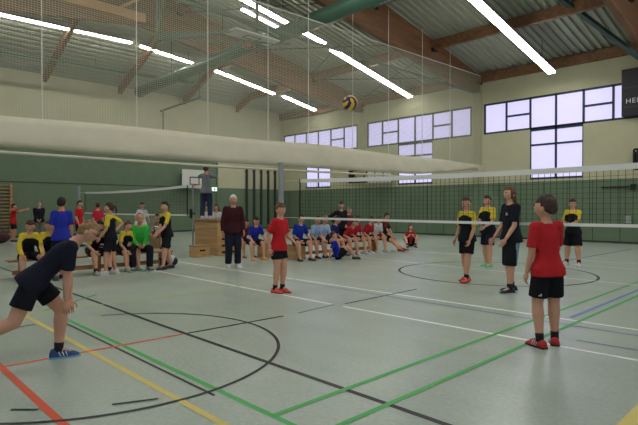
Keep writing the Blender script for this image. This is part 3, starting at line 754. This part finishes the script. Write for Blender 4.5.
    def hairf(q):
        x, y, z = q; q = face(Vector((x, min(y, .6) if y > .6 else y, z))) if False else q.copy()
        lim = .40 - .15*max(0, -(y-.3)) if y > .1 else (-.05 - .62*min(1, max(0, (-y+.1)*1.2)))
        if hairstyle == 'bald': lim = lim if y < .05 else 2
        if hairstyle in ('long',): lim = .5 if y > .35 else -.75
        if hairstyle == 'messy' and y > .1: lim -= .04
        t_ = max(0, min(1, (z-lim)/.16+.5))
        w_ = .04*math.sin(7*x+ph[0])*math.sin(6*z+ph[1]) + .03*math.sin(13*y+ph[2]+5*x)
        t2 = max(0, min(1, (z-lim)/.7)); k_ = .86 + t_*(.155 + w_*.5) + t2*(vol + w_*(1.2 if hairstyle == 'messy' else .6) + .06*max(0, z))
        return Vector((q.x*k_, q.y*k_ - .02*t_, q.z*k_))
    hm = MB(); hm.ball(hc, HR, 36 if det else 22, 28 if det else 18, 0, AX, hairf)
    if hairstyle == 'long':
        rg = []
        for f, wdt, dp, bk in ((.3, .95, .5, -.35), (-.3, 1.1, .52, -.38), (-.9, 1.12, .46, -.42), (-1.5, 1.05, .36, -.46), (-1.75, .8, .25, -.46)):
            rg.append(ring(hc + hu*(f*HR[2]) + hf*(bk*HR[1]), hs, hf, HR[0]*wdt, HR[1]*dp, 18, 2.2))
        hm.loft(rg)
    if hairstyle == 'pony':
        p0 = hc - hf*HR[1]*.95 + hu*HR[2]*.25
        hm.tube([p0, p0 - hf*hk*.45 - hu*hk*.1, p0 - hf*hk*.6 - hu*hk*.8, p0 - hf*hk*.45 - hu*hk*1.7], [hk*.16, hk*.26, hk*.24, hk*.08], 8)
    obj('hair', hm, hair_mat(hair), root, smooth=True)
    # ---------------- shirt
    g = MB(); i_ = .009 + .003*(H > 1.7)
    st = [(hem, .116, .086), (.0, .112, .082), (.05, .098, .070), (.10, .082, .061), (.16, .085, .063), (.22, .086, .063), (.262, .080, .055), (.288, .058, .045), (.300, .040, .040)]
    if pose != 'stand': st = st[1:]
    g.loft([ring(spine(f), sax(f), fax(f), x*h*B*(TW if f > .03 else .5+.5*TW) + i_*(1.3 if f < .03 else 1 if f < .25 else .6), y*h*B*.93 + i_*(1 if f < .25 else .6)) for f, x, y in st])
    for sh, e_, w_ in ((shL, eL, WL), (shR, eR, WR)):
        g.tube([spine(.278), sh], [.034*h*B, .037*h*B], 10); g.ball(sh, .036*h*B+i_*.6, 10, 8)
        if sleeve == 'short': g.tube([sh, sh.lerp(e_, .4), sh.lerp(e_, .80)], [.032*h*B+i_*.8, .033*h*B+i_*.8, .033*h*B+i_], 12)
        elif sleeve == 'long':
            g.tube([sh, sh.lerp(e_, .5), e_], [.034*h*B+i_, .033*h*B+i_, .028*h*B+i_], 12); g.ball(e_, .028*h*B+i_, 10, 8)
            g.tube([e_, e_.lerp(w_, .4), e_.lerp(w_, .93)], [.028*h*B+i_, .027*h*B+i_, .022*h+i_*.7], 12)
    mats = [cloth(shirt)]; slot = None
    if shirt2:
        mats.append(cloth(shirt2)); P0c, Tc, S1c, hh = P0.copy(), T.copy(), S1.copy(), h
        arms = [(shL.copy(), eL.copy()), (shR.copy(), eR.copy())]
        def slot(c):
            t_ = (c-P0c).dot(Tc)/hh; sx = abs((c-P0c).dot(S1c))/hh
            return 1 if (t_ > .262 - .5*max(0, sx-.03) or sx > .094 and t_ > .10) else 0
    grow('shirt', g, mats, root, vox, 3, None, slot)
    if collar:
        m = MB(); rg = [ring(spine(f), S1, fax(.3), .046*h, .045*h, 18, 2.1) for f in (.29, .305)]; m.loft(rg); obj('collar', m, cloth(collar), root, smooth=True)
    if logo:
        m = MB(); c0 = spine(.215) + S1*(-.045*h) + fax(.2)*(.0625*h*B + i_+.006)
        m.box((-.03, -.004, -.018), (.03, .004, -.004), 0, Matrix.Translation(c0)); m.box((-.016, -.004, .0), (.016, .004, .026), 0, Matrix.Translation(c0)); obj('shirt_logo', m, mat('logo_white', (215, 215, 215), .6), root)
    # ---------------- shorts or trousers
    g = MB(); g.loft([ring(spine(f), sax(f), fax(f), x*h*B*TW + .006, y*h*B*.93 + .004) for f, x, y in ((-.06, .07, .058), (-.03, .09, .066), (.0, .088, .062), (.03, .074, .05))])
    for s, hp, kn, an in ((-1, hipL, kL, aL), (1, hipR, kR, aR)):
        g.ball(hp, .051*h*B+.005, 12, 8)
        if legs == 'short':
            e2 = hp.lerp(kn, long_shorts); g.tube([hp, hp.lerp(kn, .4), e2], [.052*h*B+.006, .053*h*B+.011, .054*h*B+.013], 14)
            if long_shorts > .95: g.tube([e2, kn.lerp(an, .12)], [.054*h*B+.013, .052*h*B+.014], 14)
        else:
            g.tube([hp, hp.lerp(kn, .5), kn], [.053*h*B+.006, .05*h*B+.012, .041*h*B+.014], 14); g.ball(kn, .04*h*B+.012, 10, 8)
            g.tube([kn, kn.lerp(an, .5), kn.lerp(an, .98)], [.040*h*B+.012, .038*h*B+.012, .034*h*B+.014], 14)
    smats = [cloth(shorts)]; sslot = None
    if stripe:
        smats.append(cloth(stripe)); Shc, P0d, Bh = Sh.copy(), P0.copy(), h*B; hl, hr, fx = hipL.copy(), hipR.copy(), fax(0).copy()
        def sslot(c): return 1 if abs((c-P0d).dot(Shc)) > .082*Bh and abs((c-P0d).dot(fx)) < .017*Bh else 0
    grow('trousers' if legs == 'long' else 'shorts', g, smats, root, vox, 3, None, sslot)
    if side:      # small white three-bar mark near the hem
        hp, kn = (hipL, kL) if side < 0 else (hipR, kR)
        c0 = hp.lerp(kn, long_shorts*.86) - fax(0)*(.056*h*B + .022) + Sh*(side*.022*h)
        m = MB()
        for k, hh_ in enumerate((.010, .018, .026)): m.box((-.016+.012*k-.004, -.003, -.012), (-.016+.012*k+.004, .003, -.012+hh_), 0, Matrix.Translation(c0))
        obj('trouser_mark', m, mat('logo_white', (215, 215, 215), .6), root)
    # ---------------- shoes
    for an, d, s in FEET:
        d_ = d; u_ = UP - d_*UP.dot(d_); u_.normalize(); l_ = d_.cross(u_)
        base = an - u_*(.045*h) ; g = MB(); rg = []; k_ = shoe_k
        for f, wd, ht in ((-.050, .018, .030), (-.040, .026, .052), (-.01, .028, .060), (.025, .027, .052), (.055, .030, .038), (.085, .030, .030), (.105, .022, .022), (.115, .008, .012)):
            wd *= h*k_; ht *= h*k_; c0 = base + d_*(f*h*k_)
            rg.append([c0 - l_*wd*1.0 + u_*.004, c0 - l_*wd*1.02 + u_*ht*.35, c0 - l_*wd*.8 + u_*ht*.75, c0 - l_*wd*.35 + u_*ht, c0 + l_*wd*.35 + u_*ht, c0 + l_*wd*.8 + u_*ht*.75, c0 + l_*wd*1.02 + u_*ht*.35, c0 + l_*wd + u_*.004])
        g.loft(rg); so = obj('shoe', g, mat('shoe_%d_%d_%d' % shoes, shoes, .55), root, smooth=True)
        if sole:
            g = MB(); rg = []
            for f, wd in ((-.053, .018), (-.042, .027), (-.01, .0285), (.03, .0285), (.06, .032), (.088, .031), (.108, .022), (.119, .008)):
                c0 = base + d_*(f*h*k_); wd *= h*k_*1.05
                rg.append([c0 - l_*wd, c0 - l_*wd*1.04 + u_*.0105*h, c0 + l_*wd*1.04 + u_*.0105*h, c0 + l_*wd])
            g.loft(rg); obj('sole', g, mat('sole_%d_%d_%d' % sole, sole, .6), so)
            if det >= 2:
                g = MB()
                for f in (.0, .018, .036):
                    for q_ in (-1, 1): g.bar(base + d_*((f+.012)*h) + l_*(q_*.0285*h) + u_*.014*h, base + d_*(f*h) + l_*(q_*.024*h) + u_*.040*h, .006*h, .004*h)
                obj('shoe_stripes', g, mat('logo_white', (215, 215, 215), .6), so)
            if det:
                g = MB()
                for f in (.035, .052, .069): g.bar(base + d_*(f*h) + u_*(.052-.36*(f-.03))*h - l_*.014*h, base + d_*(f*h) + u_*(.052-.36*(f-.03))*h + l_*.014*h, .006*h, .006*h)
                obj('laces', g, mat('lace_%d_%d_%d' % sole, sole, .7), so)
    if socks:
        for kn, an in ((kL, aL), (kR, aR)):
            g = MB(); p1 = an.lerp(kn, .20); g.tube([an - (kn-an).normalized()*.01, an, an.lerp(kn, .1), p1], [.027*h, .0262*h, .0265*h, .0285*h], 12); obj('sock', g, mat('sock_%d' % socks[0], socks, .85), root, smooth=True)
    return root

YEL = (214, 190, 56); BLK = (24, 25, 30); RED = (186, 40, 44); BLU = (36, 48, 150); NAV = (28, 31, 44); LBL = (150, 176, 212); WHT = (214, 214, 214)
# --- the server, bent forward at the left
fpx, fpy = 66, 359
s0 = F(fpx, fpy); vv = s0.normalized(); rr0 = Vector((vv.y, -vv.x, 0))
hs_ = 1.62
person('boy in navy tee and glasses bending forward in a lunge at the left', s0 - rr0*.265, 88, hs_, 'stand', shirt=(27, 30, 42), shorts=(22, 23, 28), hair='blond', hairstyle='messy', det=2, glasses=True,
       pelvis=(0, -.005, .475), lean=(0, .80, .78), al=(-.05, .125, .045), ar=(.07, -.325, .175), kl=(-.1, 1, 0), kr=(.1, .68, -.72), neck=(0, .82, .64), look=(.12, 1, .16),
       wl=('p', .0, .185, .335), wr=('p', .045, .165, .345), el=(-.5, -.9, .3), er=(.5, -.9, .3), foot_l=(0, 1, 0), foot_r=(0, .55, -.85), shoes=(38, 66, 116), sole=(120, 170, 190), socks=(24, 24, 28), skin=0, long_shorts=.66, head_k=.93)
# --- near court players
person('boy in red tee and black shorts seen from behind at the right', F(547.5, 346), -152, 1.57, shirt=RED, shorts=(22, 22, 26), hair='brown', hairstyle='messy', det=2, look=(-.75, 1, .06), shoes=(176, 40, 40), sole=(40, 34, 34), socks=(24, 24, 28),
       al=(-.068, -.03, .045), ar=(.066, .03, .045), foot_l=(-.30, 1, 0), foot_r=(.45, 1, 0), wl=('s', .03, .05, -.31), wr=('s', .0, .20, -.20), long_shorts=.82, side=-1, build=1.0, head_k=1.10, lean=(-.05, -.02, 1), skin=0)
person('boy in red tee and orange shoes facing right in mid court', F(278.5, 292.5), 50, 1.53, shirt=(190, 36, 40), shorts=(22, 22, 26), hair='mid', hairstyle='messy', det=1, look=(.1, 1, .08), shoes=(226, 78, 56), sole=(60, 40, 36), socks=(22, 22, 24),
       al=(-.042, .02, .045), ar=(.042, -.015, .045), foot_l=(-.02, 1, 0), foot_r=(.1, 1, 0), wl=('s', .0, .16, -.24), wr=('s', .04, -.04, -.30), long_shorts=.62, lean=(0, .06, 1))
person('tall long haired boy in black tee and long shorts with side stripes', F(511, 292.5), -58, 1.82, shirt=(24, 27, 34), shorts=(22, 24, 28), hair='mid', hairstyle='long', det=1, look=(-.15, 1, .1), shoes=(26, 26, 30), sole=(190, 190, 190), socks=(30, 30, 34),
       al=(-.06, .05, .045), ar=(.065, -.05, .045), wl=('s', .02, .12, -.29), wr=('s', .03, .10, -.29), long_shorts=1.0, stripe=(120, 150, 170), logo=True, lean=(0, .02, 1), head_k=.95)
person('boy in yellow and black jersey with orange shoes beyond the net', F(467, 281.5), -35, 1.66, shirt=BLK, shirt2=YEL, shorts=(22, 22, 26), hair='brown', hairstyle='short', det=1, look=(-.25, 1, .02), shoes=(224, 74, 50), sole=(70, 40, 36), socks=(24, 24, 26),
       al=(-.03, .06, .045), ar=(.045, -.06, .045), wl=('s', .02, .08, -.30), wr=('s', .04, .06, -.30))
person('boy in yellow and black jersey with green shoes standing behind his teammate', F(488, 267), -42, 1.75, shirt=BLK, shirt2=YEL, shorts=(26, 30, 44), hair='dark', hairstyle='short', det=1, look=(-.1, 1, .02), shoes=(90, 190, 120), sole=(200, 210, 200), stripe=(60, 90, 150),
       al=(-.085, .06, .045), ar=(.06, -.04, .045), wl=('s', .02, .18, -.23), wr=('s', -.02, .20, -.22), long_shorts=.9)
person('stocky boy in yellow and black jersey seen through the net at the right', F(573, 265.5), -18, 1.67, shirt=BLK, shirt2=YEL, shorts=(20, 20, 24), hair='dark', hairstyle='short', det=1, look=(-.05, 1, .15), shoes=(206, 200, 190), sole=(220, 216, 206), socks=(26, 26, 28),
       al=(-.10, .05, .045), ar=(.10, -.03, .045), wl=('s', -.05, .22, -.17), wr=('s', .02, .18, -.24), long_shorts=.95, build=1.1, lean=(0, .06, 1))
person('white haired old man in maroon sweater and dark jeans standing', F(233, 267), 12, 1.77, shirt=(58, 24, 28), shorts=(30, 34, 48), sleeve='long', legs='long', hair='white', hairstyle='short', det=1, look=(.1, 1, .05), shoes=(200, 200, 198), sole=(220, 220, 216), wl=('s', .04, .06, -.30), wr=('s', .05, .03, -.31), build=1.12, skin=1)
# --- on the tall box
bc_ = bc + BROT @ Vector((-1.02, .22, 0))
person('person in grey sweater and jeans on the tall wooden box holding up a camera', (bc_.x, bc_.y, 0), 170, 1.70, z0=1.10, shirt=(122, 126, 132), shorts=(44, 54, 78), sleeve='long', legs='long', hair='brown', hairstyle='short', look=(0, 1, -.05), shoes=(196, 190, 180), sole=(210, 206, 200),
       al=(-.075, 0, .045), ar=(.07, 0, .045), wl=('s', -.06, .17, .06), wr=('s', -.06, .17, .06), el=(-1, .1, -.5), er=(1, .1, -.5), lean=(0, -.04, 1), build=1.05)
# --- left bench, players along it
person('boy in blue tee standing with his back to the viewer at the left', at_depth(61.5, 10.1), 176, 1.67, shirt=BLU, shorts=(24, 26, 34), hair='dark', hairstyle='short', collar=(180, 60, 60), look=(.15, 1, .0), skin=1, build=1.06, shoes=(60, 60, 66))
def on_bench(px, x, back=0): p = pl(px, 240, 0, x); return Vector((x, p.y, 0))
person('player in yellow and black jersey sitting with bowed head left of the blue back', on_bench(27, BLX+.05), 0, 1.58, 'sit', world_heading=0, shirt=BLK, shirt2=YEL, hair='brown', hairstyle='pony', look=(.4, 1, -.6), lean=(0, .42, 1), sleeve='long')
person('player in yellow and black jersey sitting half hidden behind the blue back', on_bench(46, BLX+.05), 0, 1.54, 'sit', world_heading=5, shirt=BLK, shirt2=YEL, hair='brown', hairstyle='short', look=(.2, 1, -.2), lean=(0, .3, 1))
person('player with bare forearms on knees sitting behind the bending server', on_bench(92, BLX+.05), 0, 1.58, 'sit', world_heading=12, shirt=BLK, shirt2=YEL, hair='dark', hairstyle='short', lean=(0, .55, 1), socks=(30, 30, 32), shoes=(150, 150, 150))
person('girl with ponytail in yellow and black jersey standing with hand on hip', F(111, 273.5), -112, 1.56, shirt=BLK, shirt2=YEL, hair='brown', hairstyle='pony', look=(-.05, 1, .02), shoes=(206, 204, 200), sole=(220, 220, 216), det=1,
       wr=('p', .095, -.03, .60), er=(1, -.8, 0), wl=('s', .03, .10, -.29), long_shorts=.88, al=(-.06, .05, .045), ar=(.06, -.04, .045), stripe=None, hem=-.06)
person('player in yellow and black jersey sitting beside the green jacket', on_bench(121, BLX), 0, 1.5, 'sit', world_heading=18, shirt=BLK, shirt2=YEL, hair='mid', hairstyle='short', look=(-.3, 1, 0), shoes=(110, 150, 120), lean=(0, .45, 1))
person('balding man in green track jacket sitting on the bench with hands joined', on_bench(139, BLX), 0, 1.76, 'sit', world_heading=-18, shirt=(58, 172, 66), shorts=(22, 23, 28), sleeve='long', legs='long', hair='bald', hairstyle='bald', det=1, look=(.1, 1, .05), lean=(0, .22, 1),
       wl=('k', -.07, .0, .05), wr=('k', -.07, .0, .05), shoes=(70, 80, 76), sole=(180, 180, 180), skin=1)
person('boy in yellow and black jersey standing beside the bag with hands low', F(167, 269), -62, 1.60, shirt=BLK, shirt2=YEL, hair='dark', hairstyle='short', det=1, look=(-.1, 1, 0), shoes=(36, 36, 40), sole=(60, 60, 60), al=(-.05, .09, .045), ar=(.05, -.09, .045), wl=('s', -.02, .16, -.27), wr=('s', -.04, .14, -.28), long_shorts=.9, lean=(0, .06, 1))
# --- far court
person('player in red shirt with arm stretched out near the wall bars', at_depth(13, 21.5), 78, 1.62, shirt=RED, shorts=(30, 30, 34), hair='dark', hairstyle='short', wl=('s', -.02, .31, .06), wr=('s', .02, .29, .04), skin=1, shoes=(60, 60, 64), hem=-.06)
person('man in dark jacket and light trousers standing before the green wall', at_depth(39, 22), 0, 1.72, shirt=(26, 28, 38), shorts=(110, 110, 100), sleeve='long', legs='long', hair='grey', hairstyle='short', wl=('s', -.06, .12, -.26), wr=('s', -.06, .12, -.26), build=1.12)
person('red shirted player nearest the far left net post', at_depth(79, 18.8), 60, 1.72, shirt=(190, 36, 48), hair='dark', hairstyle='short')
person('red shirted player behind the distant net left of the ponytail girl', at_depth(98, 18.6), 170, 1.64, shirt=(196, 44, 60), shirt2=None, hair='brown', hairstyle='short')
person('player in white shirt standing far behind the green jacketed man', at_depth(142, 19.3), 8, 1.65, shirt=WHT, shorts=(40, 42, 50), hair='dark', hairstyle='short', wl=('s', .06, .10, -.22), wr=('s', .06, .10, -.22))
person('person in white top crouching just above the green jacketed man', at_depth(134.5, 17.4), 50, 1.55, 'sit', seat=.46, shirt=WHT, shorts=(52, 52, 56), sleeve='long', hair='brown', hairstyle='short', lean=(0, .45, 1))
bg = at_depth(158, 18.2)
person('person in beige clothes sitting behind the distant net by a ball', bg, -8, 1.62, 'sit', seat=.42, shirt=(150, 136, 108), shorts=(150, 138, 110), sleeve='long', legs='long', hair='brown', hairstyle='short')
bl_ = bg - bg.normalized()*.36
tag(volleyball('volleyball', '', (bl_.x-.05, bl_.y-.05, .68), .13, ((206, 204, 196), (44, 48, 70))), 'pale ball with dark patches held low in front of the beige person', 'volleyball')
person('child in white shirt behind the tall box, the left of two', at_depth(208.5, 17.2), -30, 1.58, shirt=WHT, shorts=(40, 44, 56), hair='dark', hairstyle='short', wl=('s', .05, .12, -.2), wr=('s', .05, .12, -.2))
person('child in white shirt behind the tall box, next to the old man', at_depth(217, 17.2), -20, 1.57, shirt=(206, 206, 206), shorts=(60, 60, 70), hair='mid', hairstyle='long', wl=('s', .05, .12, -.2), wr=('s', .05, .12, -.2))
# --- right of the old man and on the right bench
q = F(255, 257.5); person('child in dark red shirt sitting half hidden behind the old man', (q.x-.5, q.y-.1, 0), 0, 1.45, 'sit', world_heading=-5, shirt=(90, 34, 50), shorts=(40, 30, 36), hair='dark', hairstyle='short', lean=(0, .5, 1), shoes=(180, 60, 50), skin=1)
q = F(269, 259.5); person('boy in blue tee sitting on a wooden box right of the old man', (q.x-.5, q.y-.15, 0), 0, 1.58, 'sit', world_heading=-20, shirt=BLU, hair='dark', hairstyle='short', lean=(0, .45, 1), look=(.1, 1, -.25), shoes=(210, 170, 60), wl=('k', .05, .0, .03), wr=('k', -.03, .0, .03), sole=(190, 60, 50))
q = F(314, 261); person('boy in blue tee sitting at the left end of the bench by the net', (q.x-.62, q.y-.05, 0), 0, 1.68, 'sit', world_heading=-12, shirt=(32, 54, 160), hair='brown', hairstyle='short', lean=(0, .36, 1), det=1, shoes=(60, 56, 54), wl=('k', .06, -.05, .03), wr=('k', -.06, -.05, .03), build=1.05)
def rb(px): return on_bench(px, BRX)
person('boy in light blue shirt sitting, dark hair, second on the bench by the net', rb(312 ), 0, 1.58, 'sit', world_heading=0, shirt=LBL, hair='dark', hairstyle='short', lean=(0, .42, 1), look=(.3, 1, 0), shoes=(50, 50, 54))
person('blond boy in light blue shirt sitting on the bench by the net', rb(321 ), 0, 1.60, 'sit', world_heading=-10, shirt=(164, 188, 218), hair='blond', hairstyle='messy', lean=(0, .4, 1), look=(.25, 1, 0), shoes=(50, 50, 54))
person('boy in dark blue shirt sitting right of the blond boy', rb(329 ), 0, 1.6, 'sit', world_heading=20, shirt=(30, 40, 104), hair='dark', hairstyle='short', lean=(0, .5, 1), shoes=(50, 50, 54))
person('child in blue shirt sitting on the floor leaning on one arm', F(338, 259.5), 0, 1.5, 'floor', world_heading=62, shirt=(30, 44, 150), hair='brown', hairstyle='short', lean=(0, -.30, 1), al=(-.06, .36, .05), ar=(.08, .30, .05), wr=('p', .10, -.20, .04), wl=('k', 0, 0, .03), look=(.3, 1, 0))
person('woman in black jacket standing behind the seated row at the net', at_depth(341, 15.6), 15, 1.64, shirt=(26, 28, 34), shorts=(26, 28, 34), sleeve='long', legs='long', hair='dark', hairstyle='short', look=(.2, 1, 0), wr=('p', .11, -.03, .60), er=(1, -.7, 0), wl=('s', -.02, .14, -.24), glasses=False)
person('boy in red shirt leaning far forward, first of the red row', rb(343 ), 0, 1.62, 'sit', world_heading=10, shirt=RED, hair='brown', hairstyle='short', lean=(0, .95, 1), shoes=(120, 124, 130), sole=(200, 200, 200))
person('boy in red shirt sitting upright, second of the red row', rb(352 ), 0, 1.62, 'sit', world_heading=-5, shirt=(176, 38, 50), hair='mid', hairstyle='short', lean=(0, .5, 1), shoes=(190, 190, 190))
person('boy in red shirt with elbows on knees left of the white towel', rb(364 ), 0, 1.62, 'sit', world_heading=0, shirt=(170, 34, 44), hair='brown', hairstyle='short', lean=(0, .6, 1), shoes=(196, 196, 196), sole=(210, 210, 210))
person('person in white top bent forward in the seated red row', rb(373 ), 0, 1.62, 'sit', world_heading=-10, shirt=(206, 206, 208), shorts=(120, 44, 48), hair='mid', hairstyle='short', lean=(0, .62, 1), shoes=(180, 180, 180))
person('person in black and red sitting at the right end of the seated row', rb(383 ), 0, 1.66, 'sit', world_heading=15, shirt=(34, 26, 30), shirt2=(110, 34, 40), hair='brown', hairstyle='short', lean=(0, .2, 1), al=(-.08, .42, .05), ar=(.08, .40, .05), shoes=(120, 60, 50))
person('child in dark red shirt standing behind the white topped person', rb(366)+Vector((-.9, .15, 0)), 40, 1.45, shirt=(120, 34, 40), hair='grey', hairstyle='short')
person('long haired child in red sitting on the floor right of the bench', F(410.5, 247)+Vector((-.15, .2, 0)), 6, 1.52, 'floor', shirt=(150, 36, 40), hair='mid', hairstyle='long', look=(-.4, 1, 0), shoes=(40, 40, 48), wl=('k', -.08, .03, .03), wr=('k', -.08, .03, .03), socks=(40, 40, 46))
for q, hd, sh_, lab in ((at_depth(134.5, 17.4), 50, .46, 'low wooden box seat under the crouching person in white'), (bg, -8, .42, 'low wooden box seat under the person in beige clothes')):
    t = thing('box_seat', lab, 'box seat', q, math.atan2(-q.y, -q.x)); h_ = sh_ - .02
    m = MB(); m.box((-.18, -.2, 0), (.14, .2, h_-.04)); obj('box_section', m, M_ply, t, bevel=.01)
    m = MB(); m.box((-.2, -.22, h_-.04), (.16, .22, h_)); obj('lid', m, M_pad, t, bevel=.01)
finish_jobs()
#PEOPLE-END
# ================================================================= LIGHT
w = bpy.data.worlds.new('world'); S.world = w; w.use_nodes = True
w.node_tree.nodes['Background'].inputs['Color'].default_value = (.80, .84, 1, 1); w.node_tree.nodes['Background'].inputs['Strength'].default_value = .28
